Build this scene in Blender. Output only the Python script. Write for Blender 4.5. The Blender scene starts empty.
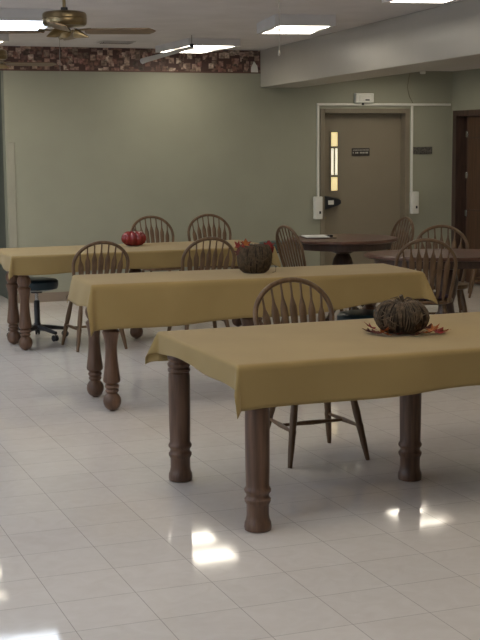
import bpy, bmesh, math, random
from mathutils import Vector, Matrix
random.seed(11)
PI = math.pi
C = bpy.context.scene.collection

# ---------------------------------------------------------------- materials
def new_mat(name):
    m = bpy.data.materials.new(name); m.use_nodes = True
    nt = m.node_tree
    return m, nt, nt.nodes['Principled BSDF']

def N(nt, t, **kw):
    n = nt.nodes.new(t)
    for k, v in kw.items(): setattr(n, k, v)
    return n

def ramp(nt, stops, src):
    r = N(nt, 'ShaderNodeValToRGB')
    e = r.color_ramp.elements
    while len(e) < len(stops): e.new(0.5)
    for i, (p, c) in enumerate(stops):
        e[i].position = p; e[i].color = (*c, 1)
    nt.links.new(src, r.inputs[0]); return r

def coords(nt, scale=(1, 1, 1), kind='Object'):
    tc = N(nt, 'ShaderNodeTexCoord'); mp = N(nt, 'ShaderNodeMapping')
    mp.inputs['Scale'].default_value = scale
    nt.links.new(tc.outputs[kind], mp.inputs[0]); return mp.outputs[0]

def noise_mat(name, c1, c2, rough=.5, scale=(8, 8, 8), detail=4, bump=0., metal=0., spec=.5, nscale=1., lo=.35, hi=.65):
    m, nt, b = new_mat(name)
    v = coords(nt, scale)
    n = N(nt, 'ShaderNodeTexNoise'); n.inputs['Scale'].default_value = nscale; n.inputs['Detail'].default_value = detail
    nt.links.new(v, n.inputs['Vector'])
    r = ramp(nt, [(lo, c1), (hi, c2)], n.outputs[0])
    nt.links.new(r.outputs[0], b.inputs['Base Color'])
    b.inputs['Roughness'].default_value = rough; b.inputs['Metallic'].default_value = metal
    b.inputs['Specular IOR Level'].default_value = spec
    if bump:
        bp = N(nt, 'ShaderNodeBump'); bp.inputs['Strength'].default_value = bump; bp.inputs['Distance'].default_value = .003
        nt.links.new(n.outputs[0], bp.inputs['Height']); nt.links.new(bp.outputs[0], b.inputs['Normal'])
    return m

def emit_mat(name, col, s):
    m, nt, b = new_mat(name)
    b.inputs['Base Color'].default_value = (*col, 1)
    b.inputs['Emission Color'].default_value = (*col, 1); b.inputs['Emission Strength'].default_value = s
    b.inputs['Roughness'].default_value = .4
    return m

def floor_mat():
    m, nt, b = new_mat('vinyl_tile')
    L = nt.links.new
    tc = N(nt, 'ShaderNodeTexCoord'); sp = N(nt, 'ShaderNodeSeparateXYZ'); L(tc.outputs['Object'], sp.inputs[0])
    T = .3048; half = .0016 / T
    def M(op, a, bb=None):
        n = N(nt, 'ShaderNodeMath', operation=op)
        for i, s in enumerate((a, bb)):
            if s is None: continue
            if isinstance(s, (int, float)): n.inputs[i].default_value = s
            else: L(s, n.inputs[i])
        return n.outputs[0]
    ax = []; ids = []
    for o, off in ((sp.outputs[0], 1.0256), (sp.outputs[1], 4.2724)):
        q = M('DIVIDE', M('SUBTRACT', o, off), T)
        ids.append(M('FLOOR', q))
        d = M('ABSOLUTE', M('SUBTRACT', M('FRACT', M('ADD', q, .5)), .5))
        ax.append(M('LESS_THAN', d, half))
    line = M('MAXIMUM', ax[0], ax[1])
    cb = N(nt, 'ShaderNodeCombineXYZ'); L(ids[0], cb.inputs[0]); L(ids[1], cb.inputs[1])
    wn = N(nt, 'ShaderNodeTexWhiteNoise'); L(cb.outputs[0], wn.inputs[0])
    n1 = N(nt, 'ShaderNodeTexNoise'); n1.inputs['Scale'].default_value = 9; n1.inputs['Detail'].default_value = 7; n1.inputs['Distortion'].default_value = 1.5
    L(tc.outputs['Object'], n1.inputs['Vector'])
    r = ramp(nt, [(.3, (.68, .625, .58)), (.7, (.725, .675, .635))], n1.outputs[0])
    hsv = N(nt, 'ShaderNodeHueSaturation'); L(r.outputs[0], hsv.inputs['Color'])
    L(M('ADD', M('MULTIPLY', wn.outputs[0], .05), .975), hsv.inputs['Value'])
    mx = N(nt, 'ShaderNodeMix', data_type='RGBA'); L(M('MULTIPLY', line, .5), mx.inputs['Factor'])
    L(hsv.outputs[0], mx.inputs['A']); mx.inputs['B'].default_value = (.16, .13, .105, 1)
    L(mx.outputs['Result'], b.inputs['Base Color'])
    n2 = N(nt, 'ShaderNodeTexNoise'); n2.inputs['Scale'].default_value = 2.2; n2.inputs['Detail'].default_value = 3
    L(tc.outputs['Object'], n2.inputs['Vector'])
    rr = N(nt, 'ShaderNodeMapRange'); L(n2.outputs[0], rr.inputs[0]); rr.inputs[3].default_value = .035; rr.inputs[4].default_value = .07
    L(rr.outputs[0], b.inputs['Roughness'])
    bp = N(nt, 'ShaderNodeBump'); bp.inputs['Strength'].default_value = .05; bp.inputs['Distance'].default_value = .001
    n3 = N(nt, 'ShaderNodeTexNoise'); n3.inputs['Scale'].default_value = 14; n3.inputs['Detail'].default_value = 2
    L(tc.outputs['Object'], n3.inputs['Vector']); L(n3.outputs[0], bp.inputs['Height']); L(bp.outputs[0], b.inputs['Normal'])
    b.inputs['Specular IOR Level'].default_value = .32
    return m

def border_mat():
    m, nt, b = new_mat('wallpaper_border'); L = nt.links.new
    v = coords(nt, (1, 1, 1))
    sp = N(nt, 'ShaderNodeSeparateXYZ'); L(v, sp.inputs[0])
    cb = N(nt, 'ShaderNodeCombineXYZ'); L(sp.outputs[0], cb.inputs[0]); L(sp.outputs[2], cb.inputs[1])
    vo = N(nt, 'ShaderNodeTexVoronoi', distance='CHEBYCHEV'); vo.inputs['Scale'].default_value = 16; vo.inputs['Randomness'].default_value = .85
    L(cb.outputs[0], vo.inputs['Vector'])
    s2 = N(nt, 'ShaderNodeSeparateColor'); L(vo.outputs['Color'], s2.inputs[0])
    pic = ramp(nt, [(0, (.10, .065, .05)), (.2, (.28, .14, .10)), (.38, (.17, .12, .09)), (.52, (.50, .36, .27)), (.72, (.34, .16, .13)), (1, (.76, .62, .48))], s2.outputs[0])
    n = N(nt, 'ShaderNodeTexNoise'); n.inputs['Scale'].default_value = 30; n.inputs['Detail'].default_value = 3; L(cb.outputs[0], n.inputs['Vector'])
    nr = ramp(nt, [(.35, (.35, .33, .33)), (.62, (1.0, 1.0, 1.0))], n.outputs[0])
    mul = N(nt, 'ShaderNodeMix', data_type='RGBA', blend_type='MULTIPLY'); mul.inputs['Factor'].default_value = 1
    L(pic.outputs[0], mul.inputs['A']); L(nr.outputs[0], mul.inputs['B'])
    er = ramp(nt, [(.42, (0, 0, 0)), (.52, (1, 1, 1))], vo.outputs['Distance'])
    mx = N(nt, 'ShaderNodeMix', data_type='RGBA'); L(er.outputs[0], mx.inputs['Factor'])
    L(mul.outputs['Result'], mx.inputs['A']); mx.inputs['B'].default_value = (.075, .036, .03, 1)
    L(mx.outputs['Result'], b.inputs['Base Color']); b.inputs['Roughness'].default_value = .6
    return m

def wood_mat(name, c1, c2, rough=.4, axis='z', spec=.4):
    sc = {'z': (22, 22, 2.0), 'x': (2.0, 22, 22), 'y': (22, 2.0, 22)}[axis]
    return noise_mat(name, c1, c2, rough, sc, 6, .15, spec=spec, nscale=1.6, lo=.32, hi=.68)

M = {}
M['floor'] = floor_mat()
M['wall'] = noise_mat('sage_paint', (.315, .313, .243), (.335, .333, .258), .6, (2, 2, 2), 3, .0, spec=.3)
M['wall_dark'] = noise_mat('dim_sage_paint', (.11, .12, .10), (.125, .135, .11), .8, (2, 2, 2))  # wall sage darkened: shade of the recess put into the colour
M['ceiling'] = noise_mat('ceiling_paint', (.60, .57, .56), (.65, .62, .61), .85, (3, 3, 3), 6, .1, spec=.2)
M['beam'] = noise_mat('beam_paint', (.395, .37, .325), (.42, .395, .35), .3, (2, 2, 2), 3, .02, spec=.4)
M['border'] = border_mat()
M['cove'] = noise_mat('cove_base', (.23, .18, .135), (.26, .20, .15), .6, (4, 4, 4))
M['guard'] = noise_mat('corner_guard', (.33, .315, .25), (.35, .335, .265), .5, (4, 4, 4))
M['doorpaint'] = noise_mat('door_paint', (.235, .198, .142), (.25, .21, .152), .5, (3, 3, 3))
M['frame'] = noise_mat('frame_paint', (.21, .178, .128), (.23, .195, .14), .5, (3, 3, 3))
M['whiteplastic'] = noise_mat('white_plastic', (.72, .71, .65), (.78, .77, .71), .4, (5, 5, 5))
M['blackplastic'] = noise_mat('black_plastic', (.018, .019, .022), (.03, .03, .035), .4, (9, 9, 9))
M['greyplaque'] = noise_mat('speckled_plaque', (.045, .04, .035), (.16, .15, .13), .5, (60, 60, 60), 3)
M['darkplaque'] = noise_mat('dark_plaque', (.022, .018, .016), (.05, .04, .035), .35, (30, 30, 30), 3)
M['lettering'] = noise_mat('worn_lettering', (.38, .36, .32), (.5, .48, .43), .5, (60, 60, 60))
M['cloth'] = noise_mat('mustard_cloth', (.322, .226, .093), (.35, .248, .104), .9, (3, 3, 3), 4, .0, spec=.15)
M['cloth'].node_tree.nodes['Principled BSDF'].inputs['Sheen Weight'].default_value = .15
M['leg1'] = wood_mat('dark_red_oak', (.080, .042, .026), (.17, .095, .060), .36)
M['leg2'] = wood_mat('brown_oak', (.092, .048, .028), (.165, .09, .055), .36)
M['tabletop'] = wood_mat('table_oak', (.15, .085, .05), (.22, .13, .08), .4, 'x')
M['chair'] = wood_mat('chair_oak', (.10, .056, .028), (.17, .10, .052), .38)
M['round'] = wood_mat('red_brown_veneer', (.082, .038, .025), (.135, .066, .044), .35, 'x')
M['darkwood'] = wood_mat('dark_brown_wood', (.05, .030, .023), (.085, .051, .038), .4)
M['doorwood'] = wood_mat('stained_door_wood', (.06, .030, .018), (.10, .052, .03), .35)
M['brass'] = noise_mat('antique_brass', (.22, .165, .09), (.32, .25, .14), .3, (10, 10, 10), 3, metal=.9)
M['blade'] = wood_mat('fan_blade_wood', (.13, .09, .055), (.19, .13, .08), .4, 'x')
M['housing'] = noise_mat('fixture_enamel', (.60, .58, .57), (.64, .62, .61), .5, (5, 5, 5))
def lens_mat(name, col, hi, lo):
    m, nt, b = new_mat(name); L = nt.links.new
    tc = N(nt, 'ShaderNodeTexCoord'); sp = N(nt, 'ShaderNodeSeparateXYZ'); L(tc.outputs['Object'], sp.inputs[0])
    a = N(nt, 'ShaderNodeMath', operation='ABSOLUTE'); L(sp.outputs[1], a.inputs[0])
    mr = N(nt, 'ShaderNodeMapRange', interpolation_type='SMOOTHSTEP'); L(a.outputs[0], mr.inputs[0])
    mr.inputs[1].default_value = .12; mr.inputs[2].default_value = .20; mr.inputs[3].default_value = lo; mr.inputs[4].default_value = hi
    b.inputs['Base Color'].default_value = (*col, 1); b.inputs['Emission Color'].default_value = (*col, 1)
    L(mr.outputs[0], b.inputs['Emission Strength'])
    return m
M['lens_warm'] = lens_mat('lit_warm_lens', (1, .92, .77), 14, 1.7)
M['lens_cool'] = lens_mat('lit_cool_lens', (.80, .89, 1.0), 9.5, 2.2)
M['pane'] = emit_mat('lit_door_pane', (1.0, .82, .42), .75)
M['panewhite'] = emit_mat('lit_white_pane', (1.0, .93, .72), .95)
M['teal'] = noise_mat('dark_teal_vinyl', (.012, .034, .048), (.018, .046, .062), .35, (9, 9, 9))
M['tealgreen'] = noise_mat('teal_green_vinyl', (.03, .062, .055), (.04, .075, .066), .4, (9, 9, 9))
M['chrome'] = noise_mat('chrome', (.55, .55, .55), (.65, .65, .65), .2, (9, 9, 9), metal=1)
M['pumpkin_red'] = noise_mat('glossy_red_pumpkin_skin', (.17, .014, .016), (.27, .03, .026), .22, (12, 12, 12))
M['twig'] = noise_mat('brown_twig', (.040, .026, .014), (.15, .10, .058), .75, (40, 40, 40), 4, .4)
M['core'] = noise_mat('dark_straw_core', (.018, .012, .008), (.04, .027, .016), .9, (30, 30, 30), 4, .5)
M['twine'] = noise_mat('olive_brown_twine', (.045, .030, .016), (.115, .076, .042), .8, (40, 40, 40), 4, .4)
M['leafred'] = noise_mat('red_leaf', (.30, .022, .018), (.20, .012, .012), .6, (30, 30, 30))
M['leaforange'] = noise_mat('orange_leaf', (.48, .15, .03), (.34, .085, .02), .6, (30, 30, 30))
M['leafbrown'] = noise_mat('maroon_leaf', (.07, .014, .010), (.12, .025, .014), .6, (30, 30, 30))
M['paper'] = noise_mat('white_paper', (.78, .78, .76), (.82, .82, .80), .6, (9, 9, 9))
M['cushion'] = noise_mat('plum_seat_pad', (.05, .024, .04), (.065, .032, .052), .8, (20, 20, 20))
M['slat'] = noise_mat('pale_grey_blade', (.50, .48, .46), (.54, .52, .50), .4, (9, 9, 9))
M['chain'] = noise_mat('pull_chain_metal', (.30, .27, .23), (.36, .33, .28), .4, (9, 9, 9), metal=.6)
M['vent'] = noise_mat('vent_enamel', (.42, .40, .37), (.46, .44, .41), .5, (9, 9, 9))

# ---------------------------------------------------------------- mesh helpers
def box(bm, c, s, rot=None):
    r = bmesh.ops.create_cube(bm, size=1)['verts']
    mt = Matrix.Translation(c) @ (rot or Matrix.Identity(4)) @ Matrix.Diagonal((*s, 1))
    bmesh.ops.transform(bm, matrix=mt, verts=r); return r

def box2(bm, a, b):
    return box(bm, [(a[i] + b[i]) / 2 for i in range(3)], [abs(b[i] - a[i]) for i in range(3)])

def lathe(bm, prof, seg=32, mat=None, lobes=None):
    rings = []
    for r, z in prof:
        ring = []
        for k in range(seg):
            a = 2 * PI * k / seg
            rr = r * (lobes(a, z) if lobes else 1)
            v = Vector((rr * math.cos(a), rr * math.sin(a), z))
            ring.append(bm.verts.new(mat @ v if mat else v))
        rings.append(ring)
    for a, b in zip(rings, rings[1:]):
        for k in range(seg):
            bm.faces.new((a[k], a[(k + 1) % seg], b[(k + 1) % seg], b[k]))
    bm.faces.new(list(reversed(rings[0]))); bm.faces.new(rings[-1])

def tube(bm, pts, rad, seg=8, flat=1.0, up=None):
    pts = [Vector(p) for p in pts]
    n = len(pts)
    rads = rad if isinstance(rad, (list, tuple)) else [rad] * n
    rings = []; prev = None
    for i, p in enumerate(pts):
        t = (pts[min(i + 1, n - 1)] - pts[max(i - 1, 0)]).normalized()
        if up is not None: x = Vector(up).cross(t)
        elif prev is None: x = t.orthogonal()
        else: x = prev - prev.dot(t) * t
        if x.length < 1e-6: x = t.orthogonal()
        x.normalize(); prev = x; y = t.cross(x)
        fl = flat[i] if isinstance(flat, (list, tuple)) else flat
        rings.append([bm.verts.new(p + x * (rads[i] * math.cos(2 * PI * k / seg)) + y * (rads[i] * fl * math.sin(2 * PI * k / seg))) for k in range(seg)])
    for a, b in zip(rings, rings[1:]):
        for k in range(seg):
            bm.faces.new((a[k], a[(k + 1) % seg], b[(k + 1) % seg], b[k]))
    bm.faces.new(list(reversed(rings[0]))); bm.faces.new(rings[-1])

def prism(bm, poly, z0, z1):
    lo = [bm.verts.new((x, y, z0)) for x, y in poly]; hi = [bm.verts.new((x, y, z1)) for x, y in poly]
    n = len(poly)
    for k in range(n): bm.faces.new((lo[k], lo[(k + 1) % n], hi[(k + 1) % n], hi[k]))
    bm.faces.new(list(reversed(lo))); bm.faces.new(hi)

def obj(name, bm, m, parent=None, bevel=0, smooth=True, sub=0, solid=0, loc=None):
    bmesh.ops.recalc_face_normals(bm, faces=bm.faces[:])
    me = bpy.data.meshes.new(name); bm.to_mesh(me); bm.free()
    o = bpy.data.objects.new(name, me); C.objects.link(o)
    me.materials.append(m if not isinstance(m, str) else M[m])
    if smooth:
        for p in me.polygons: p.use_smooth = True
    if solid:
        s = o.modifiers.new('solid', 'SOLIDIFY'); s.thickness = solid; s.offset = -1
    if bevel:
        b = o.modifiers.new('bevel', 'BEVEL'); b.width = bevel; b.segments = 3; b.limit_method = 'ANGLE'; b.angle_limit = .6
    if sub:
        s = o.modifiers.new('sub', 'SUBSURF'); s.levels = s.render_levels = sub
    if smooth and not sub:
        try: me.set_sharp_from_angle(angle=math.radians(38))
        except Exception: pass
    if parent: o.parent = parent
    if loc: o.location = loc
    return o

def tag(o, label, cat, group=None):
    o['label'] = label; o['category'] = cat
    if group: o['group'] = group
    return o

def thing(name, label, cat, loc=(0, 0, 0), rotz=0, group=None):
    o = bpy.data.objects.new(name, None); C.objects.link(o); o.empty_display_size = .1
    o.location = loc; o.rotation_euler = (0, 0, rotz)
    return tag(o, label, cat, group)

def struct(name, bm, m, parent=None, **kw):
    o = obj(name, bm, m, parent, **kw)
    if not parent: o['kind'] = 'structure'
    return o

def kids(o): return [c for c in bpy.data.objects if c.parent == o]

def dup(root, loc, rotz, label, group=None):
    r = root.copy(); C.objects.link(r); r.location = loc; r.rotation_euler = (0, 0, rotz); r['label'] = label
    if group: r['group'] = group
    for ch in kids(root):
        c = ch.copy(); C.objects.link(c); c.parent = r
        for g in kids(ch):
            d = g.copy(); C.objects.link(d); d.parent = c
    return r

NB = bmesh.new
YB = 13.79      # back wall
XR = 8.03       # right wall
XL = -3.2
YF = -3.5
ZC = 2.69

# ---------------------------------------------------------------- setting
bm = NB(); box2(bm, (XL - .2, YF - .2, -.1), (XR + 2.2, YB + 2.4, 0)); struct('floor', bm, 'floor', smooth=False)
bm = NB(); box2(bm, (XL - .2, YF - .2, ZC), (XR + 2.2, YB + 2.4, ZC + .1)); struct('ceiling', bm, 'ceiling', smooth=False)
# lower ceiling of the right hand bay
BAY = [(7.0, 12.75), (7.0, 10.0), (7.0, 7.0)]
bm = NB(); zt = ZC - .002
prism(bm, [(6.03, YB - .002), (6.03 - .09 * 17.3, YF), (6.725, YF), (6.725, YB - .002)], 2.49, zt)
box2(bm, (7.275, YF, 2.49), (XR, YB - .002, zt))
ys = [YF] + sorted(v for _, y in BAY for v in (y - .475, y + .475)) + [YB - .002]
for a, b in zip(ys[::2], ys[1::2]): box2(bm, (6.725, a, 2.49), (7.275, b, zt))
struct('trim_1', bm, 'ceiling', smooth=False)
# long boxed beam
bm = NB(); prism(bm, [(5.575, YB), (5.575 - .1 * (YB - YF), YF), (6.05 - .09 * (YB - YF), YF), (6.05, YB)], 2.285, ZC - .001); struct('trim_2', bm, 'beam', smooth=False, bevel=.006)
DX0, DX1, DZ = 6.305, 7.455, 2.055
bm = NB()
box2(bm, (2.695, YB, 0), (DX0, YB + .15, ZC)); box2(bm, (DX1, YB, 0), (XR + .15, YB + .15, ZC)); box2(bm, (DX0, YB, DZ), (DX1, YB + .15, ZC))
box2(bm, (XL, YB, 2.44), (2.695, YB + .15, ZC))
struct('wall_back', bm, 'wall', smooth=False)
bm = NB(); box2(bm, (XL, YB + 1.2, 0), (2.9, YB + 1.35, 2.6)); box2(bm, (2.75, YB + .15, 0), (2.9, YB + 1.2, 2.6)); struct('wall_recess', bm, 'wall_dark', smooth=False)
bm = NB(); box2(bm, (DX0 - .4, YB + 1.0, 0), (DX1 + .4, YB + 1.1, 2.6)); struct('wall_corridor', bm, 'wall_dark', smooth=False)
RY0, RY1, RZ = 12.72, 13.755, 2.03
bm = NB()
box2(bm, (XR, YF, 0), (XR + .15, RY0, ZC)); box2(bm, (XR, RY1, 0), (XR + .15, YB, ZC)); box2(bm, (XR, RY0, RZ), (XR + .15, RY1, ZC))
struct('wall_right', bm, 'wall', smooth=False)
# left wall, out of view, with three openings added for cool fill light
bm = NB()
WY = [(1.0, 3.0), (5.0, 7.0), (9.0, 11.0)]
box2(bm, (XL - .15, YF, 0), (XL, YB + 1.35, .9)); box2(bm, (XL - .15, YF, 2.2), (XL, YB + 1.35, ZC))
ys = [YF] + [v for w in WY for v in w] + [YB + 1.35]
for a, b in zip(ys[::2], ys[1::2]): box2(bm, (XL - .15, a, .9), (XL, b, 2.2))
struct('wall_left', bm, 'wall', smooth=False)
bm = NB(); box2(bm, (XL - .15, YF - .15, 0), (XR + .15, YF, ZC)); struct('wall_front', bm, 'wall', smooth=False)
for i, (a, b) in enumerate(WY):  # frames for the added openings, never in view
    bm = NB()
    for (y0, y1, z0, z1) in ((a, b, .9, .95), (a, b, 2.15, 2.2), (a, a + .05, .95, 2.15), (b - .05, b, .95, 2.15), ((a + b) / 2 - .02, (a + b) / 2 + .02, .95, 2.15)):
        box2(bm, (XL - .1, y0, z0), (XL - .04, y1, z1))
    struct('window_%d' % (i + 1), bm, 'whiteplastic', smooth=False)
# baseboards
bm = NB(); box2(bm, (2.695, YB - .014, 0), (DX0, YB - .0005, .10)); box2(bm, (DX1, YB - .014, 0), (XR, YB - .0005, .10)); struct('baseboard_back', bm, 'cove', smooth=False)
bm = NB(); box2(bm, (XR - .014, YF, 0), (XR - .0005, RY0, .10)); struct('baseboard_right', bm, 'cove', smooth=False)
bm = NB(); box2(bm, (XL, YB + 1.186, 0), (2.75, YB + 1.1995, .12)); struct('baseboard_recess', bm, 'cove', smooth=False)
# wallpaper border
bm = NB(); box2(bm, (XL, YB - .006, 2.452), (5.573, YB - .0005, ZC - .001)); struct('trim_3', bm, 'border', smooth=False)
bm = NB(); box2(bm, (XL, YB - .009, 2.438), (5.573, YB - .0005, 2.452)); struct('trim_4', bm, noise_mat('border_edge', (.10, .05, .035), (.13, .07, .05), .6), smooth=False)
bm = NB(); box2(bm, (2.705, YB - .012, 0.1), (2.785, YB - .0005, 1.70)); struct('trim_5', bm, 'guard', smooth=False, bevel=.003)

# back door ------------------------------------------------------
bm = NB()
fw_ = .055
box2(bm, (DX0, YB - .012, 0), (DX0 + fw_, YB + .16, DZ)); box2(bm, (DX1 - fw_, YB - .012, 0), (DX1, YB + .16, DZ)); box2(bm, (DX0 + fw_, YB - .012, DZ - fw_), (DX1 - fw_, YB + .16, DZ))
dfr = struct('trim_6', bm, 'frame', smooth=False, bevel=.004)
bm = NB(); box2(bm, (DX0 + fw_ + .003, YB + .10, .008), (DX1 - fw_ - .003, YB + .145, DZ - fw_ - .003)); door = struct('door_1', bm, 'doorpaint', smooth=False)
LX = 6.53
yd = YB + .10
bm = NB()
for (x0, x1, z0, z1) in ((LX - .055, LX + .055, 1.785, 1.80), (LX - .055, LX + .055, 1.10, 1.115), (LX - .055, LX - .042, 1.115, 1.785), (LX + .042, LX + .055, 1.115, 1.785),
                         (LX - .042, LX + .042, 1.60, 1.625), (LX - .042, LX + .042, 1.27, 1.295), (LX - .008, LX + .008, 1.295, 1.60)):
    box2(bm, (x0, yd - .012, z0), (x1, yd - .0005, z1))
obj('window_frame', bm, 'frame', door, smooth=False)
bm = NB(); box2(bm, (LX - .042, yd - .004, 1.625), (LX + .042, yd - .0005, 1.785)); obj('pane', bm, 'pane', door, smooth=False)
bm = NB(); box2(bm, (LX - .042, yd - .004, 1.115), (LX + .042, yd - .0005, 1.27)); obj('pane', bm, 'pane', door, smooth=False)
for sx in (-1, 1):
    bm = NB(); box2(bm, (LX + sx * .008, yd - .004, 1.295), (LX + sx * .042, yd - .0005, 1.60)); obj('pane', bm, 'panewhite', door, smooth=False)
# latch paddle: tapered dark casing on the latch side
bm = NB()
vs = []
for (x, z0, z1, dp) in ((DX0 + .075, .885, 1.065, .075), (DX0 + .24, .93, 1.03, .07), (DX0 + .30, .95, 1.01, .04)):
    vs.append([bm.verts.new((x, yd - .0005, z0)), bm.verts.new((x, yd - dp, z0 + .012)), bm.verts.new((x, yd - dp, z1 - .012)), bm.verts.new((x, yd - .0005, z1))])
for a, b in zip(vs, vs[1:]):
    for k in range(4): bm.faces.new((a[k], a[(k + 1) % 4], b[(k + 1) % 4], b[k]))
bm.faces.new(vs[0]); bm.faces.new(list(reversed(vs[-1])))
obj('latch_paddle', bm, 'blackplastic', door, bevel=.006)
bm = NB(); box(bm, (DX0 + .15, yd - .078, .98), (.07, .012, .05)); obj('push_button', bm, 'whiteplastic', door, bevel=.003)
for (x0, x1, z0, z1, nm) in ((6.755, 6.985, 1.51, 1.60, 'a'),):
    bm = NB(); box2(bm, (x0, yd - .008, z0), (x1, yd - .0005, z1)); pl = obj('name_plate', bm, 'darkplaque', door, bevel=.002)
    bm = NB()
    x = x0 + .015
    while x < x1 - .02:
        w = random.uniform(.008, .02); box2(bm, (x, yd - .0095, 1.573), (x + w, yd - .008, 1.583)); x += w + .006
    x = x0 + .012
    while x < x1 - .02:
        w = random.uniform(.01, .028); box2(bm, (x, yd - .0095, 1.538), (x + w, yd - .008, 1.556)); x += w + random.choice((.006, .02))
    obj('lettering', bm, 'lettering', pl, smooth=False)
bm = NB(); lathe(bm, [(.012, 0), (.012, .03)], 12); 
for f in bm.verts: pass
bmesh.ops.transform(bm, matrix=Matrix.Translation((DX0 + .10, yd, .80)) @ Matrix.Rotation(PI / 2, 4, 'X'), verts=bm.verts[:]); obj('door_knob', bm, 'brass', door)

# wall plaque
t = thing('wall_plaque', 'dark speckled rectangular plaque on the wall right of the tan door', 'sign', (7.625, YB, 1.565))
bm = NB(); box(bm, (0, -.006, 0), (.27, .011, .085)); obj('backing', bm, 'greyplaque', t, bevel=.002)
bm = NB()
for zz in (.018, -.012):
    x = -.12
    while x < .11:
        w = random.uniform(.01, .03); box2(bm, (x, -.0135, zz), (x + w, -.0115, zz + .012)); x += w + .01
obj('lettering', bm, M['greyplaque'], t, smooth=False)

# white alarm boxes and trunking
def boxdev(name, label, c, s):
    t = thing(name, label, 'box', (c[0], YB, c[2] - s[2] / 2))
    bm = NB(); box(bm, (0, -s[1] / 2, s[2] / 2), s); obj('casing', bm, 'whiteplastic', t, bevel=.008)
    bm = NB(); box(bm, (0, -s[1] - .003, s[2] * .5), (s[0] * .62, .007, s[2] * .6)); obj('cover_plate', bm, 'whiteplastic', t, bevel=.003)
    bm = NB(); box(bm, (s[0] * .12, -s[1] - .009, s[2] * .3), (s[0] * .22, .006, s[2] * .12)); obj('indicator', bm, 'blackplastic', t, bevel=.001)
    return t
boxdev('magnetic_holder', 'tall white plastic box on the wall left of the tan door, beside the black latch', (6.265, 0, .925), (.095, .06, .26))
boxdev('magnetic_holder', 'tall white plastic box on the wall right of the tan door', (7.515, 0, .955), (.095, .06, .26))
t = boxdev('door_alarm', 'wide white plastic box mounted above the tan door', (6.85, 0, 2.172), (.23, .055, .11))
bm = NB(); lathe(bm, [(.012, 0), (.014, .012), (.012, .024)], 14); bmesh.ops.translate(bm, verts=bm.verts[:], vec=(-.02, -.04, -.0245)); obj('sensor', bm, 'blackplastic', t)
def trunk(label, a, b):
    bm = NB(); box2(bm, a, b); tag(obj('cable_trunking', bm, 'whiteplastic', bevel=.004), label, 'trunking')
trunk('thin white cable trunking running down the left side of the tan door frame', (6.262, YB - .022, 1.056), (6.288, YB - .0005, 2.085))
trunk('thin white cable trunking running down the right side of the tan door frame', (7.472, YB - .022, 1.086), (7.498, YB - .0005, 2.085))
trunk('thin white cable trunking running level above the tan door to the corner', (6.262, YB - .022, 2.087), (8.0, YB - .0005, 2.113))
bm = NB(); tube(bm, [(7.46, YB - .006, 2.48), (7.44, YB - .006, 2.40), (7.425, YB - .006, 2.30), (7.45, YB - .006, 2.2), (7.50, YB - .006, 2.117)], .004, 6)
tag(obj('wire', bm, M['frame']), 'thin dangling wire on the wall above the right end of the tan door', 'wire')
bm = NB(); lathe(bm, [(.03, 0), (.034, .01), (.034, .028), (.026, .034)], 16); bmesh.ops.translate(bm, verts=bm.verts[:], vec=(7.60, YB - .05, 2.453)); tag(obj('ceiling_sensor', bm, 'whiteplastic'), 'small white sensor under the low ceiling above the tan door', 'sensor')
bm = NB()
poly = [(0, 0), (.085, 0), (.075, .07), (.035, .12), (.0, .05)]
prism(bm, poly, 0, .003)
bmesh.ops.transform(bm, matrix=Matrix.Translation((5.46, YB - .008, 2.45)) @ Matrix.Rotation(PI / 2, 4, 'X'), verts=bm.verts[:])
tag(obj('wallpaper_flap', bm, 'whiteplastic'), 'small pale torn corner on the wallpaper border next to the beam', 'paper')

# right hand wooden door -----------------------------------------
bm = NB()
box2(bm, (XR - .014, RY1 - .085, 0), (XR + .155, RY1, RZ)); box2(bm, (XR - .014, RY0, 0), (XR + .155, RY0 + .07, RZ)); box2(bm, (XR - .014, RY0 + .07, RZ - .07), (XR + .155, RY1 - .085, RZ))
struct('trim_7', bm, 'darkwood', smooth=False, bevel=.004)
bm = NB(); box2(bm, (XR + .13, RY0 + .07, .0), (XR + .15, RY1 - .085, RZ - .07)); struct('trim_8', bm, 'darkwood', smooth=False)
bm = NB(); box2(bm, (XR + .03, RY0 + .08, .012), (XR + .07, 13.47, RZ - .08))
for z0, z1 in ((.2, .95), (1.05, 1.66)): pass
d2 = struct('door_2', bm, 'doorwood', smooth=False, bevel=.004)
bm = NB()
for (y0, y1, z0, z1) in ((RY0 + .10, 13.45, 1.70, 1.72), (RY0 + .10, 13.45, .86, .88)):
    box2(bm, (XR + .022, y0, z0), (XR + .0295, y1, z1))
obj('moulding', bm, 'darkwood', d2, smooth=False)
for z in (1.75, 1.275, .83):
    bm = NB(); box(bm, (XR + .05, 13.495, z), (.05, .045, .075)); obj('hinge', bm, 'chrome', d2, bevel=.003)

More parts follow.
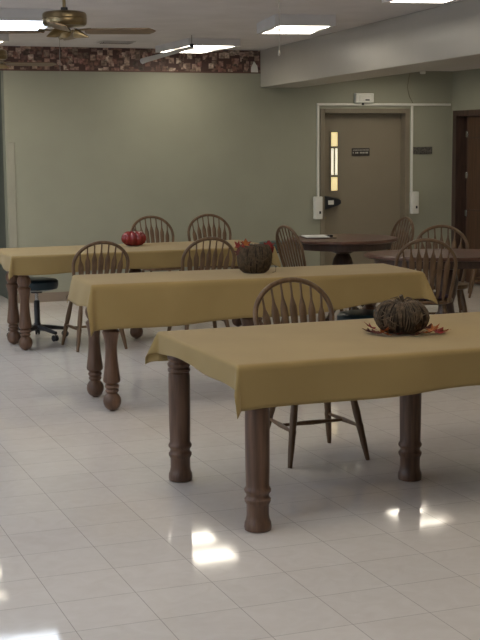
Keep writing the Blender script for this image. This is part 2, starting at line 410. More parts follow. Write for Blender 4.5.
# ---------------------------------------------------------------- ceiling fixtures
def fixture(x, y, z=ZC, warm=True, label='', group=None, s=(.55, .95), sh=.09, rot=0, rim=.04, lz=None):
    t = thing('ceiling_light', label, 'ceiling light', (x, y, z), rot, group)
    lz = -sh + .002 if lz is None else lz
    bm = NB(); a, b = s[0] / 2, s[1] / 2
    if rim > .03:
        for (x0, x1, y0, y1) in ((-a + .02, -a + rim, -b + .02, b - .02), (a - rim, a - .02, -b + .02, b - .02), (-a + rim, a - rim, -b + .02, -b + rim), (-a + rim, a - rim, b - rim, b - .02)):
            box2(bm, (x0, y0, lz), (x1, y1, lz + .01))
    # four sides and the back of the housing, open below
    for (x0, x1, y0, y1) in ((-a, -a + .02, -b, b), (a - .02, a, -b, b), (-a + .02, a - .02, -b, -b + .02), (-a + .02, a - .02, b - .02, b)):
        box2(bm, (x0, y0, -sh), (x1, y1, -.0005))
    box2(bm, (-a + .02, -b + .02, -.02), (a - .02, b - .02, -.0005))
    obj('housing', bm, 'housing', t, smooth=False)
    bm = NB(); box2(bm, (-a + rim, -b + rim, lz), (a - rim, b - rim, lz + .01)); obj('diffuser', bm, 'lens_warm' if warm else 'lens_cool', t, smooth=False)
    return t
fixture(1.86, 10.55, warm=False, label='bright rectangular ceiling light behind the nearest brass fan', s=(1.2, 1.05), rot=-.08)
fixture(4.50, 12.86, label='bright rectangular ceiling light nearest the wallpaper border', s=(.54, 1.08), sh=.07)
fixture(4.455, 10.24, label='bright rectangular ceiling light left of the beam, middle of the row', s=(.50, .82), rot=-.2)
fixture(4.33, 7.68, label='bright rectangular ceiling light at the top edge near the beam', s=(.46, .76), rot=-.15)
OFF = 'boxy ceiling light out of the frame'
for (x, y, w) in ((1.81, 12.55, True), (2.13, 7.3, True), (2.13, 4.6, True), (4.42, 5.0, True), (-.6, 12.4, False), (-.6, 9.6, False), (-.6, 6.8, False), (-.6, 3.6, False), (2.1, 1.4, True)):
    fixture(x, y, warm=w, label=OFF, group='ceiling lights outside the frame', s=(1.2, 1.05) if x < 2 else (.6, 1.05))
for x, y in BAY:
    fixture(x, y, 2.60, label='recessed ceiling light of the low bay right of the beam', group='low bay lights', s=(.545, .94), sh=.05, rim=.025)

# vent
t = thing('ceiling_vent', 'small flat grey vent on the ceiling right of the brass fan', 'vent', (3.68, 12.95, ZC))
bm = NB(); box2(bm, (-.17, -.11, -.008), (.17, .11, -.0005)); obj('frame', bm, 'vent', t, bevel=.002)
for k in range(6):
    bm = NB(); box(bm, (0, -.08 + .032 * k, -.014), (.30, .012, .008)); obj('slat', bm, 'darkwood' if k % 2 else 'vent', t)

# ceiling fan
def make_fan():
    t = thing('ceiling_fan', 'brass ceiling fan with brown blades in front of the bright ceiling light', 'ceiling fan', (2.07, 8.5, ZC))
    bm = NB(); lathe(bm, [(.065, -.0005), (.062, -.03), (.03, -.06), (.014, -.065)], 28); obj('canopy', bm, 'brass', t)
    bm = NB(); lathe(bm, [(.011, -.06), (.011, -.14)], 14); obj('downrod', bm, 'brass', t)
    bm = NB(); lathe(bm, [(.022, -.139), (.024, -.165)], 20); obj('collar', bm, 'blackplastic', t)
    bm = NB(); lathe(bm, [(.03, -.160), (.09, -.164), (.128, -.170), (.140, -.178), (.144, -.190), (.144, -.232), (.141, -.246), (.130, -.256), (.06, -.260), (.05, -.266), (.035, -.27)], 48)
    mh = obj('motor_housing', bm, 'brass', t)
    bm = NB(); lathe(bm, [(.1435, -.205), (.1465, -.211), (.1435, -.217)], 48); obj('band', bm, 'brass', mh)
    for k in range(4):
        a = math.radians(-19 + 90 * k)
        R = Matrix.Rotation(a, 4, 'Z') @ Matrix.Rotation(math.radians(-12), 4, 'X')
        bm = NB()
        pts = [(.13, -.035), (.16, -.052), (.545, -.060), (.572, -.03), (.59, 0), (.572, .03), (.545, .060), (.16, .052), (.13, .035)]
        prism(bm, pts, -.004, .004)
        bmesh.ops.transform(bm, matrix=Matrix.Translation((0, 0, -.292)) @ R, verts=bm.verts[:])
        bl = obj('blade', bm, 'blade', t, bevel=.002)
        bm = NB(); tube(bm, [(.06, 0, .012), (.09, 0, .004), (.13, 0, .006), (.17, 0, .007)], [.012, .012, .02, .026], 10, .3, up=(0, 0, 1))
        bmesh.ops.transform(bm, matrix=Matrix.Translation((0, 0, -.287)) @ R, verts=bm.verts[:]); obj('blade_iron', bm, 'brass', bl)
    bm = NB(); lathe(bm, [(.03, -.27), (.042, -.285), (.045, -.305), (.03, -.325), (.012, -.335)], 28); lk = obj('light_kit', bm, 'brass', t)
    for k in range(3):
        a = math.radians(-30 + 120 * k); d = Vector((math.cos(a), math.sin(a), 0))
        p0 = Vector((0, 0, -.30))
        bm = NB(); tube(bm, [p0 + d * .03, p0 + d * .055 + Vector((0, 0, .012)), p0 + d * .075 + Vector((0, 0, -.004))], .009, 10); obj('lamp_arm', bm, 'brass', lk)
        bm = NB()
        ax = (d + Vector((0, 0, -.32))).normalized(); q = Vector((0, 0, 1)).rotation_difference(ax).to_matrix().to_4x4()
        lathe(bm, [(.012, 0), (.030, .008), (.028, .03), (.003, .105)], 20, Matrix.Translation(p0 + d * .06) @ q); obj('lamp_socket', bm, 'brass', lk)
    bm = NB(); tube(bm, [(-.045, -.03, -.32), (-.045, -.03, -.62)], .0016, 6); obj('pull_chain', bm, 'chain', t)
    return t
fan = make_fan()
dup(fan, (2.24, 12.0, ZC), .25, 'brass ceiling fan cut off by the left edge against the wallpaper border')

# slanted pale blade hanging on a hook, chains
t = thing('hanging_blade', 'pale grey slanted blade hanging below the ceiling in front of the wallpaper border', 'blade', (4.15, 12.0, ZC))
bm = NB(); tube(bm, [(0, 0, -.0005), (0, 0, -.08)], .005, 8); obj('hook', bm, 'chain', t)
bm = NB(); lathe(bm, [(.016, -.08), (.02, -.09), (.016, -.115)], 14); obj('joint', bm, 'blackplastic', t)
bm = NB(); tube(bm, [(.02, 0, -.112), (-.05, .0, -.126), (-.46, .0, -.238), (-.50, 0, -.252), (-.51, 0, -.256)], [.010, .016, .024, .026, .014], 12, .4, up=(0, 1, 0))
obj('blade', bm, 'slat', t)
bm = NB(); tube(bm, [(2.526, 6.0, ZC - .0005), (2.526, 6.0, 2.11)], .0018, 6); lathe(bm, [(.004, 2.09), (.008, 2.1), (.004, 2.118)], 8, Matrix.Translation((2.526, 6.0, 0)))
tag(obj('pull_chain', bm, 'chain'), 'very thin pull chain hanging from the ceiling beside the middle light', 'chain')

# ---------------------------------------------------------------- tables
def rise(prof, s): return [(r, z * s) for r, z in prof]

def column_leg_prof(h):
    return [(.050, 0), (.058, .004), (.060, .018), (.058, .038), (.0525, .050), (.0495, .070), (.0495, .115), (.053, .122), (.058, .132), (.058, .142), (.051, .150), (.049, .158),
            (.051, .166), (.058, .174), (.059, .184), (.054, .192), (.051, .20), (.053, .30), (.054, .42), (.054, .50), (.053, .545), (.049, .549), (.056, .556), (.057, .566), (.049, .575),
            (.056, .583), (.058, .594), (.050, .604), (.050, .612), (.057, .620), (.057, .64), (.052, .65), (.052, h)]

def ball_leg_prof(h):
    k = []
    k += [(.016, 0), (.020, .006), (.034, .011), (.047, .024), (.0555, .044), (.0575, .062), (.054, .082), (.044, .100), (.033, .112)]
    k += [(.040, .120), (.044, .128), (.040, .136), (.036, .140), (.043, .146), (.047, .156), (.043, .166), (.036, .170), (.042, .176), (.053, .186), (.055, .20), (.051, .23), (.046, .27), (.041, .32), (.038, .37),
          (.038, .41), (.043, .45), (.050, .485), (.055, .497), (.056, .506), (.048, .514), (.038, .522), (.045, .532), (.053, .55), (.056, .57), (.053, .59), (.043, .607), (.040, .615), (.052, .625), (.054, .635), (.052, h)]
    return k

def make_table(label, x0, x1, y0, y1, ztop, legs, prof, legm, apron_in=.05):
    cx, cy = (x0 + x1) / 2, (y0 + y1) / 2
    t = thing('dining_table', label, 'table', (cx, cy, 0))
    bm = NB(); box2(bm, (x0 - cx, y0 - cy, ztop - .028), (x1 - cx, y1 - cy, ztop)); obj('tabletop', bm, 'tabletop', t, bevel=.006)
    h = ztop - .0285
    ax0, ax1 = x0 - cx + apron_in, x1 - cx - apron_in; ay0, ay1 = y0 - cy + apron_in, y1 - cy - apron_in
    bm = NB(); az = h - .065
    for (a, b, c, d) in ((ax0, ax1, ay0, ay0 + .02), (ax0, ax1, ay1 - .02, ay1), (ax0, ax0 + .02, ay0 + .02, ay1 - .02), (ax1 - .02, ax1, ay0 + .02, ay1 - .02)):
        box2(bm, (a, c, az), (b, d, h))
    obj('apron', bm, 'darkwood', t, smooth=False, bevel=.003)
    for (x, y) in legs:
        bm = NB(); lathe(bm, prof(h), 40, Matrix.Translation((x - cx, y - cy, 0))); obj('leg', bm, legm, t)
    return t

def cloth(name, label, x0, x1, y0, y1, z, dL, dR, dN0, dN1, dF, seed=0, corner_flare=(.3, .3), left_lean=0, amp=.006):
    """x0..x1,y0..y1 supported top; drops on left, right, near (varying left to right), far"""
    rnd = random.Random(seed); ph = [rnd.uniform(0, 6.28) for _ in range(12)]
    cx, cy = (x0 + x1) / 2, (y0 + y1) / 2
    lx, ly = x1 - x0, y1 - y0
    def axis(L, nd, nm):   # parameter list: outside -1..0, inside 0..L, outside
        return [-1 + i / nd for i in range(nd)] + [L * i / nm for i in range(nm + 1)] + [('o', (i + 1) / nd) for i in range(nd)]
    us = axis(lx, 12, 90); vs = axis(ly, 12, 36)
    bm = NB(); grid = []
    R = .012
    def sgn(p, L):
        if isinstance(p, tuple): return L, p[1], 1
        if p < 0: return 0, -p, -1
        return p, 0, 0
    for pu in us:
        row = []
        for pv in vs:
            bx, ku, su = sgn(pu, lx); by, kv, sv = sgn(pv, ly)
            f = bx / lx
            wob = lambda s, a: 1 + a * math.sin(s * 2.3 + ph[0]) + a * .7 * math.sin(s * 5.1 + ph[1])
            du = ku * (dL * wob(by * 2.0, .10) if su < 0 else dR) if su else 0
            dv = kv * ((dN0 + (dN1 - dN0) * f) * wob(bx * 1.3, .05) if sv < 0 else dF) if sv else 0
            r = math.hypot(du, dv)
            if r < 1e-9:
                row.append(bm.verts.new((bx - lx / 2, by - ly / 2, z))); continue
            ax, ay = su * (du / r), sv * (dv / r)
            cornerness = 2 * abs(ax * ay)                    # 1 on the diagonal
            # folds: sideways ripples growing towards the hem
            if cornerness < .02:
                s = by if su else bx
                rip = amp * (math.sin(s * 7 + ph[2]) + .8 * math.sin(s * 13.7 + ph[3])) * min(1, r / .12)
            else: rip = 0
            th = r / R
            if th < PI / 2: out, dn = R * math.sin(th), R * (1 - math.cos(th))
            else: out, dn = R, R + (r - R * PI / 2)
            cf = corner_flare[1] if sv > 0 else (corner_flare[0] if su < 0 else corner_flare[-1])
            lean = (.05 + (left_lean * abs(ax) if su < 0 else 0) + cf * cornerness ** 1.5)
            out2 = out + dn * lean + max(-.004, rip)
            dn2 = dn * math.cos(math.atan(lean)) 
            row.append(bm.verts.new((bx - lx / 2 + ax * out2, by - ly / 2 + ay * out2, z - dn2)))
        grid.append(row)
    for i in range(len(us) - 1):
        for j in range(len(vs) - 1):
            bm.faces.new((grid[i][j], grid[i + 1][j], grid[i + 1][j + 1], grid[i][j + 1]))
    o = obj(name, bm, 'cloth', smooth=True, loc=(cx, cy, 0))
    for e in o.data.edges: e.use_edge_sharp = False
    s = o.modifiers.new('solid', 'SOLIDIFY'); s.thickness = .0025; s.offset = -1
    return tag(o, label, 'tablecloth')

Z1, Z2, Z3 = .745, .81, .782
make_table('oak table with thick dark column legs under the nearest mustard cloth', 1.957, 4.21, 5.085, 6.165, Z1 - .005,
           [(2.055, 5.145), (2.015, 6.085), (3.075, 5.65), (4.15, 5.145), (4.15, 6.09)], column_leg_prof, 'leg1')
cloth('tablecloth', 'mustard tablecloth with pointed corner on the nearest, largest table', 1.947, 4.22, 5.075, 6.175, Z1, .105, .12, .192, .19, .16, 3, (.16, .42))
RT = math.radians(-4)
t2 = make_table('ball-footed oak table under the middle mustard cloth', -1.09, 1.09, -.32, .32, Z2 - .005,
           [(-.995, -.272), (-1.01, .215), (.0, 0), (.98, -.25), (.98, .25)], ball_leg_prof, 'leg2')
c2 = cloth('tablecloth', 'mustard tablecloth with deep front drop on the middle table holding the twine pumpkin', -1.10, 1.125, -.33, .33, Z2, .175, .16, .315, .19, .10, 5, (.05, .05, .40), .16)
P2C = (2.06 + 1.10 * math.cos(RT) - .33 * math.sin(RT), 7.85 + 1.10 * math.sin(RT) + .33 * math.cos(RT))
for o in (t2, c2): o.location = (P2C[0], P2C[1], 0); o.rotation_euler = (0, 0, RT)
make_table('ball-footed oak table farthest back, under the cloth with the red pumpkin', 2.09, 4.35, 10.52, 11.35, Z3 - .005,
           [(2.18, 10.575), (2.155, 10.93), (3.20, 10.82), (4.27, 10.66), (4.27, 11.15)], ball_leg_prof, 'leg2')
cloth('tablecloth', 'mustard tablecloth on the farthest long table, by the green wall', 2.08, 4.36, 10.51, 11.36, Z3, .12, .12, .155, .16, .13, 8, (.25, .3))

# round tables --------------------------------------------------
def round_table(label, c, r, z, rot=0, lenx=1.0):
    t = thing('round_table', label, 'table', (c[0], c[1], 0), rot)
    S = Matrix.Diagonal((lenx, 1, 1, 1))
    bm = NB(); lathe(bm, [(r - .012, z - .032), (r, z - .024), (r, z - .008), (r - .008, z)], 64, S); obj('tabletop', bm, 'round', t)
    bm = NB(); lathe(bm, [(r - .06, z - .095), (r - .055, z - .0325)], 64, S); obj('apron', bm, 'darkwood', t)
    bm = NB(); lathe(bm, [(.10, .14), (.115, .17), (.115, .22), (.07, .27), (.06, .34), (.085, .42), (.10, .52), (.085, .58), (.06, .62), (.12, .645), (.14, z - .0955)], 32); obj('pedestal', bm, 'darkwood', t)
    for k in range(4):
        a = PI / 4 + k * PI / 2; d = Vector((math.cos(a), math.sin(a), 0)); zz = Vector((0, 0, 1))
        bm = NB(); tube(bm, [d * .06 + zz * .2, d * .18 + zz * .17, d * .30 + zz * .09, d * .38 + zz * .04, d * .42 + zz * .028], [.035, .032, .028, .026, .028], 12, 1.0); obj('leg', bm, 'darkwood', t)
    return t
round_table('round brown pedestal table with the white paper, by the tan door', (5.38, 11.25), .52, .772)
round_table('dark red-brown pedestal table at the right edge behind the middle cloth', (5.48, 9.47), .46, .755, rot=math.radians(-25), lenx=1.48)

# chairs --------------------------------------------------------
def make_chair(name, label, loc, rotz, group=None):
    """Bow-back Windsor chair; front faces +y"""
    t = thing(name, label, 'chair', loc, rotz, group)
    SZ = .44
    # saddle seat
    bm = NB()
    outline = []
    for k in range(28):
        a = 2 * PI * k / 28; ca, sa = math.cos(a), math.sin(a)
        w = .225 if sa > 0 else .225 - .035 * abs(sa); hgt = .205
        outline.append((math.copysign(abs(ca) ** .72, ca) * w, math.copysign(abs(sa) ** .72, sa) * hgt))
    rings = []
    for (s, z) in ((.90, SZ - .034), (.985, SZ - .026), (1, SZ - .012), (.975, SZ - .001), (.85, SZ - .004), (.55, SZ - .012), (.2, SZ - .013)):
        rings.append([bm.verts.new((x * s, y * s, z + (.006 * (1 if y > 0 else 0) if s > .8 and z > SZ - .02 else 0))) for x, y in outline])
    for a, b in zip(rings, rings[1:]):
        for k in range(28): bm.faces.new((a[k], a[(k + 1) % 28], b[(k + 1) % 28], b[k]))
    bm.faces.new(list(reversed(rings[0]))); bm.faces.new(rings[-1])
    obj('seat', bm, 'chair', t)
    # bow
    def back(x, z):          # leaning back plane
        return Vector((x, -.165 - (z - SZ) * .27, z))
    HB = .935; rw = .228
    pts = []
    zc = HB - .205
    for k in range(7): 
        f = k / 6; pts.append(back(-(.178 + (rw - .178) * (f ** .7)), SZ - .012 + (zc - SZ) * f))
    for k in range(1, 24):
        a = PI - PI * k / 24; pts.append(back(rw * math.cos(a), zc + (HB - zc - .012) * math.sin(a)))
    for k in range(7):
        f = 1 - k / 6; pts.append(back((.178 + (rw - .178) * (f ** .7)), SZ - .012 + (zc - SZ) * f))
    bm = NB(); tube(bm, pts, .0145, 10, 1.0); obj('bow', bm, 'chair', t)
    # arrow spindles
    for i in range(7):
        q = (i - 3) / 3
        xb, xt = q * .135, q * .178
        ztop = zc + (HB - zc - .012) * math.sqrt(max(0, 1 - (xt / rw) ** 2)) 
        n = 22; pp = []; rr = []; ff = []
        for k in range(n):
            f = k / (n - 1); z = SZ - .012 + (ztop - SZ + .012) * f
            pp.append(back(xb + (xt - xb) * f, z))
            # shape: round foot, long flat arrow, thin neck
            if f < .08: rr.append(.0075); ff.append(1)
            elif f < .70: rr.append(.0135 + .0095 * ((f - .08) / .62)); ff.append(.30)
            elif f < .82: rr.append(.023 - .0155 * ((f - .70) / .12)); ff.append(.45)
            else: rr.append(.0065); ff.append(1)
        # flat axis: tube x axis must lie along x -> up = y-ish
        bm = NB(); tube(bm, pp, rr, 10, ff, up=(0, 1, 0)); obj('spindle', bm, 'chair', t)
    # legs
    tops = {(-1, 1): (-.155, .135), (1, 1): (.155, .135), (-1, -1): (-.14, -.125), (1, -1): (.14, -.125)}
    feet = {(-1, 1): (-.225, .215), (1, 1): (.225, .215), (-1, -1): (-.205, -.225), (1, -1): (.205, -.225)}
    mid = {}
    for k in tops:
        a = Vector((*tops[k], SZ - .03)); b = Vector((*feet[k], 0))
        prof = [(0, .012), (.06, .014), (.2, .0185), (.40, .0205), (.52, .018), (.56, .0205), (.62, .0185), (.80, .0165), (.97, .0125), (1, .011)]
        bm = NB(); pts = [a.lerp(b, f) for f, _ in prof]
        tube(bm, pts, [r for _, r in prof], 12); 
        for v in bm.verts:
            if v.co.z < .002: v.co.z = 0
        obj('leg', bm, 'chair', t)
        mid[k] = a.lerp(b, .56)
    for s in (-1, 1):
        a, b = mid[(s, 1)], mid[(s, -1)]; bm = NB()
        tube(bm, [a.lerp(b, f) for f in (0, .25, .5, .75, 1)], [.008, .0105, .0135, .0105, .008], 10); obj('stretcher', bm, 'chair', t)
    a = (mid[(-1, 1)] + mid[(-1, -1)]) / 2; b = (mid[(1, 1)] + mid[(1, -1)]) / 2
    bm = NB(); tube(bm, [a.lerp(b, f) for f in (0, .25, .5, .75, 1)], [.008, .0105, .0135, .0105, .008], 10); obj('stretcher', bm, 'chair', t)
    return t
ch = make_chair('windsor_chair', 'bow-back wooden chair tucked behind the nearest table, spindles above the cloth', (2.84, 6.31, 0), PI)
cg = 'bow-back wooden chairs'
for p in (ch,): p['group'] = cg
ch3 = dup(ch, (2.745, 10.50, 0), 0.0, 'bow-back wooden chair at the left end between middle and farthest tables', cg)
ch2 = dup(ch, (3.67, 10.50, 0), 0.0, 'bow-back wooden chair between middle and farthest tables, left of the twine pumpkin', cg)
dup(ch, (4.03, 12.70, 0), PI + .05, 'bow-back wooden chair by the green wall right behind the red pumpkin', cg)
dup(ch, (4.64, 12.72, 0), PI - .05, 'bow-back wooden chair by the green wall, right of the one behind the red pumpkin', cg)
dup(ch, (4.925, 10.92, 0), math.radians(5 - 90), 'bow-back wooden chair seen from its side at the left of the round table with paper', cg)
dup(ch, (5.91, 11.53, 0), math.radians(178 - 90), 'bow-back wooden chair seen from its side at the right of the round table with paper', cg)
ch3.scale = ch2.scale = (1, 1, .965)
c9 = dup(ch, (5.08, 9.12, 0), math.radians(-27), 'bow-back wooden chair with plum seat pad in front of the right-edge table', cg)
bm = NB(); lathe(bm, [(.17, .4405), (.19, .448), (.19, .462), (.17, .472), (.05, .474)], 28); bmesh.ops.translate(bm, verts=bm.verts[:], vec=(0, .01, 0)); obj('seat_pad', bm, 'cushion', c9)
dup(ch, (5.73, 9.97, 0), math.radians(180 - 27), 'bow-back wooden chair on the far side of the right-edge table', cg)
dup(ch, (7.62, 12.25, 0), math.radians(60), 'wooden chair cut off by the right edge near the wooden door', cg)

# stools --------------------------------------------------------
def make_stool(label, loc, rotz, seatm, zs=.57, rs=.19):
    t = thing('swivel_stool', label, 'stool', loc, rotz)
    bm = NB(); lathe(bm, [(rs - .05, zs - .085), (rs - .008, zs - .072), (rs, zs - .045), (rs, zs - .01), (rs - .015, zs + .006), (rs - .06, zs + .014), (.02, zs + .016)], 40); obj('seat', bm, seatm, t)
    bm = NB(); lathe(bm, [(.05, zs - .11), (.05, zs - .0855)], 24); obj('seat_plate', bm, 'blackplastic', t)
    bm = NB(); lathe(bm, [(.014, .28), (.014, zs - .1105)], 18); obj('piston', bm, 'chrome', t)
    bm = NB(); lathe(bm, [(.03, .07), (.03, .13), (.025, .14), (.025, .33), (.02, .335)], 22); obj('column', bm, 'blackplastic', t)
    for k in range(5):
        a = 2 * PI * k / 5; d = Vector((math.cos(a), math.sin(a), 0)); z = Vector((0, 0, 1))
        bm = NB(); tube(bm, [d * .02 + z * .10, d * .12 + z * .092, d * .24 + z * .075, d * .262 + z * .072], [.025, .02, .016, .015], 12); a_ = obj('base_arm', bm, 'blackplastic', t)
        bm = NB()
        n = Vector((-d.y, d.x, 0)); q = Vector((0, 0, 1)).rotation_difference(n).to_matrix().to_4x4()
        lathe(bm, [(.014, -.022), (.027, -.019), (.027, -.004), (.012, -.003), (.012, .003), (.027, .004), (.027, .019), (.014, .022)], 20, Matrix.Translation(d * .25 + z * .027) @ q)
        obj('caster', bm, 'blackplastic', a_)
    return t
make_stool('dark blue-teal round swivel stool on casters under the farthest table, left end', (2.41, 11.17, 0), .1, 'teal', .51)
make_stool('teal-green round stool by the wall behind the red leaves of the twine pumpkin', (5.40, 12.95, 0), .8, 'tealgreen', .61)
make_stool('dark teal round stool tucked under the right end of the middle table', (4.02, 8.03, 0), 1.1, 'teal', .50, .2)

# ---------------------------------------------------------------- decorations
def leaf_bm(s, curl=.25):
    bm = NB()
    tips = [(0, 1.0, .10), (.32, .52, 0), (.78, .60, .05), (.42, .22, 0), (.62, -.12, .04), (.18, -.08, 0), (0, -.30, 0)]
    pts = [(x, y, z) for x, y, z in tips] + [(-x, y, z) for x, y, z in reversed(tips[1:-1])]
    c = bm.verts.new((0, .15 * s, .0))
    vs = [bm.verts.new((x * s, y * s, (curl * (x * x + y * y) * .5 + z) * s * .6)) for x, y, z in pts]
    for k in range(len(vs)): bm.faces.new((c, vs[k], vs[(k + 1) % len(vs)]))
    return bm

def ribbed(r, h, n, depth, sq=1.0):
    prof = []
    for k in range(17):
        a = -PI / 2 + PI * k / 16
        prof.append((max(.012, r * abs(math.cos(a)) ** .75), h / 2 + h / 2 * math.sin(a) * (1 - .16 * (abs(math.cos(a)) < .35) * (math.sin(a) > 0))))
    lob = lambda a, z: 1 - depth * (1 - abs(math.cos(a * n / 2)))
    return prof, lob

# red pumpkin
t = thing('red_pumpkin', 'glossy red ribbed pumpkin on the farthest table', 'pumpkin', (3.27, 11.08, Z3))
prof, lob = ribbed(.114, .135, 10, .16)
bm = NB(); lathe(bm, prof, 80, None, lob); obj('body', bm, 'pumpkin_red', t)
bm = NB(); tube(bm, [(0, 0, .12), (.002, 0, .135), (.012, 0, .15)], [.013, .009, .011], 10); obj('stem', bm, 'twig', t)

def wrapped(name, label, loc, r, h, n, depth, mat, flat_top, nstr, rstr, lean=0, rot=0):
    t = thing(name, label, 'pumpkin', loc, rot)
    prof, lob = ribbed(r, h, n, depth)
    if flat_top: prof = [(.6 * r, 0), (.80 * r, .12 * h), (.95 * r, .32 * h), (1.0 * r, .55 * h), (.98 * r, .75 * h), (.88 * r, .92 * h), (.80 * r, .98 * h), (.3 * r, .95 * h)]
    bm = NB(); lathe(bm, [(a * .97, b) for a, b in prof], 72, None, lob); obj('body', bm, 'core', t)
    bm = NB(); rnd = random.Random(n)
    for k in range(nstr):
        a0 = 2 * PI * k / nstr + rnd.uniform(-.03, .03); tw = rnd.uniform(-.25, .25)
        pts = []
        for i, (pr, pz) in enumerate(prof):
            f = i / (len(prof) - 1); a = a0 + tw * (f - .5) + .03 * math.sin(f * 9 + k)
            rr = pr * lob(a, 0) * (1 + rnd.uniform(-.004, .012)) + .001
            pts.append((rr * math.cos(a), rr * math.sin(a), max(rstr, min(pz, h)) + (.002 if f > .5 else 0)))
        tube(bm, pts, rstr * rnd.uniform(.7, 1.2), 5)
    for k in range(nstr // 9 if flat_top else nstr // 4):          # stray loops crossing the ribs
        a0 = rnd.uniform(0, 2 * PI); zf = rnd.uniform(.2, .8); pts = []
        for i in range(14):
            f = i / 13; a = a0 + f * rnd.uniform(1.2, 1.25); zz = zf + .25 * math.sin(f * 3 + k)
            zz = min(.93, max(.08, zz)); j = zz * (len(prof) - 1) if flat_top else None
            if flat_top:
                # interpolate radius by height
                rp = r
                for (ra, za), (rb, zb) in zip(prof, prof[1:]):
                    if za <= zz * h <= zb and zb > za: rp = ra + (rb - ra) * (zz * h - za) / (zb - za)
            else: rp = r * math.sqrt(max(.05, 1 - (2 * zz - 1) ** 2)) ** .75
            rp = rp * lob(a, 0) * 1.015 + .002
            pts.append((rp * math.cos(a), rp * math.sin(a), zz * h))
        tube(bm, pts, rstr * .8, 5)
    w = obj('wrapping', bm, mat, t); w['kind'] = 'stuff'
    return t
p2 = wrapped('twine_pumpkin', 'brown twine-wrapped flat-topped pumpkin with red leaves on the middle table', (3.235, 8.13, Z2 + .0005), .118, .185, 8, .05, 'twine', True, 92, .0042)
for (x, y, z, s, rx, ry, rz, m) in ((-.09, -.03, .155, .055, 1.2, -.3, 1.9, 'leafred'), (-.10, .01, .17, .06, .9, -.5, .8, 'leafred'), (-.075, -.03, .185, .05, 1.3, .2, .2, 'leaforange'), (-.115, -.02, .13, .05, 1.5, .2, 2.6, 'leafbrown'), (-.06, .0, .18, .055, 1.1, 0, -.2, 'leafred'),
                                    (.10, .0, .15, .06, 1.2, .3, -1.0, 'leafred'), (.095, -.02, .165, .055, 1.3, .1, -.2, 'leafred'), (.12, -.02, .14, .055, 1.4, .2, -1.6, 'leafred'), (.105, .02, .17, .045, 1.2, .2, .2, 'leafbrown')):
    o = obj('leaf', leaf_bm(s * .95), m, p2, smooth=False, solid=.0008); o.location = (x, y, z); o.rotation_euler = (rx, ry, rz)
bm = NB(); tube(bm, [(.10, -.05, .07), (.13, -.06, .04), (.125, -.07, .008), (.10, -.075, .003)], .0015, 6); obj('loose_strand', bm, 'twine', p2)
p3 = wrapped('twig_pumpkin', 'dark brown twig pumpkin with short stem on the nearest table', (3.01, 5.63, Z1 + .001), .134, .162, 8, .13, 'twig', False, 84, .0035)
bm = NB(); tube(bm, [(0, 0, .145), (.003, 0, .165), (-.006, -.003, .185)], [.014, .009, .010], 10); obj('stem', bm, 'twig', p3)
bm = NB()
for k in range(7):
    a = k * .9; tube(bm, [(0, 0, .15), (.03 * math.cos(a), .03 * math.sin(a), .175), (.055 * math.cos(a), .055 * math.sin(a), .168)], .0022, 5)
obj('tendril', bm, 'twig', p3)
LL = ('autumn leaf lying at the left foot of the twig pumpkin', 'leaves left of the twig pumpkin')
LR = ('autumn leaf lying at the right foot of the twig pumpkin', 'leaves right of the twig pumpkin')
ang = math.radians(-21)
def at_side(a, b):   # a along image right, b away
    a *= .88; b *= .92
    return 3.01 + a * math.cos(ang) - b * math.sin(ang), 5.63 + a * math.sin(ang) + b * math.cos(ang)
k = 0
for (a, b, s, rz, m, side) in ((-.165, -.02, .045, 1.3, 'leafbrown', 0), (-.14, -.06, .05, 2.2, 'leafbrown', 0), (-.115, -.10, .045, 3.4, 'leaforange', 0), (-.085, -.125, .045, .6, 'leaforange', 0), (-.05, -.135, .035, 4.0, 'leafbrown', 0), (-.15, .03, .05, 1.0, 'leafred', 0),
                               (.07, -.125, .04, 2.8, 'leafbrown', 1), (.11, -.10, .045, 4.9, 'leaforange', 1), (.15, -.07, .05, 4.6, 'leaforange', 1), (.19, -.05, .045, 5.2, 'leafred', 1), (.22, -.02, .04, 4.4, 'leaforange', 1), (.15, -.02, .04, 5.5, 'leafbrown', 1)):
    x, y = at_side(a, b)
    o = obj('autumn_leaf', leaf_bm(s * 1.15, .9), m, smooth=False, solid=.0008, loc=(x, y, Z1 + .008 + .005 * (k % 3))); o.rotation_euler = ((.10, -.22, .30)[k % 3], (.25, -.18, .05)[k % 3], rz)
    col = {'leafbrown': 'dark maroon ', 'leaforange': 'bright orange ', 'leafred': 'small red '}[m]
    tag(o, col + (LR if side else LL)[0], 'leaf', (LR if side else LL)[1] + ', ' + col.strip()); k += 1

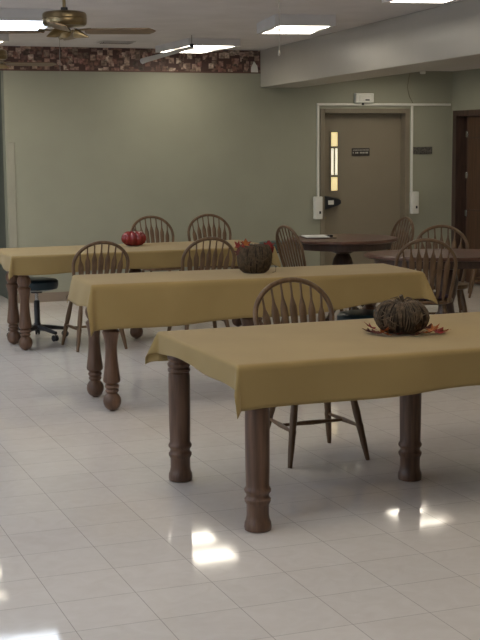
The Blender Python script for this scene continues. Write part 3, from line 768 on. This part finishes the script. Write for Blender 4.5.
# paper on the round table
t = thing('paper_stack', 'white papers on a dark clipboard lying on the round table', 'papers', (5.17, 11.39, .772), math.radians(-12))
bm = NB(); box2(bm, (-.13, -.16, .0005), (.16, .16, .007)); obj('clipboard', bm, 'darkwood', t, bevel=.001)
for k, (dx, rz) in enumerate(((0, 0), (.004, .03), (-.004, -.04))):
    bm = NB(); box(bm, (-.01 + dx, 0, .0085 + .003 * k), (.215, .28, .0026), Matrix.Rotation(rz, 4, 'Z')); obj('sheet', bm, 'paper', t, smooth=False)
bm = NB(); box(bm, (.135, 0, .016), (.03, .10, .018)); obj('clip', bm, 'blackplastic', t, bevel=.003)

# ---------------------------------------------------------------- cool fill lights added in the unseen left openings
for (a, b) in WY:
    l = bpy.data.lights.new('window_daylight', 'AREA'); l.shape = 'RECTANGLE'; l.size = b - a - .1; l.size_y = 1.2
    l.energy = 44; l.color = (.78, .88, 1.0)
    o = bpy.data.objects.new('window_daylight', l); C.objects.link(o)
    o.location = (XL - .12, (a + b) / 2, 1.55); o.rotation_euler = (PI / 2, 0, -PI / 2)

w = bpy.data.worlds.new('world'); bpy.context.scene.world = w; w.use_nodes = True
bg = w.node_tree.nodes['Background']; bg.inputs[0].default_value = (.62, .75, 1, 1); bg.inputs[1].default_value = .8

# ---------------------------------------------------------------- camera
cam = bpy.data.cameras.new('camera'); co = bpy.data.objects.new('camera', cam); C.objects.link(co)
r = Vector((.93295, -.36005, -.0085)); u = Vector((.0561, .1217, .991)); f = Vector((.3559, .9246, -.1339))
YAW, PITCH, ROLL = 0.3673, -0.1343, -0.0086
f = Vector((math.sin(YAW) * math.cos(PITCH), math.cos(YAW) * math.cos(PITCH), math.sin(PITCH)))
r0 = Vector((math.cos(YAW), -math.sin(YAW), 0)); u0 = r0.cross(f)
r = math.cos(ROLL) * r0 + math.sin(ROLL) * u0; u = -math.sin(ROLL) * r0 + math.cos(ROLL) * u0
co.matrix_world = Matrix(((r.x, u.x, -f.x, 0), (r.y, u.y, -f.y, 0), (r.z, u.z, -f.z, 1.6722), (0, 0, 0, 1)))
cam.sensor_fit = 'HORIZONTAL'; cam.sensor_width = 36; cam.lens = 1310.46 / 480 * 36; cam.clip_end = 100
sc = bpy.context.scene; sc.camera = co
sc.view_settings.view_transform = 'Standard'; sc.view_settings.look = 'None'; sc.view_settings.gamma = 1; sc.view_settings.use_curve_mapping = False
sc.view_settings.exposure = -0.38
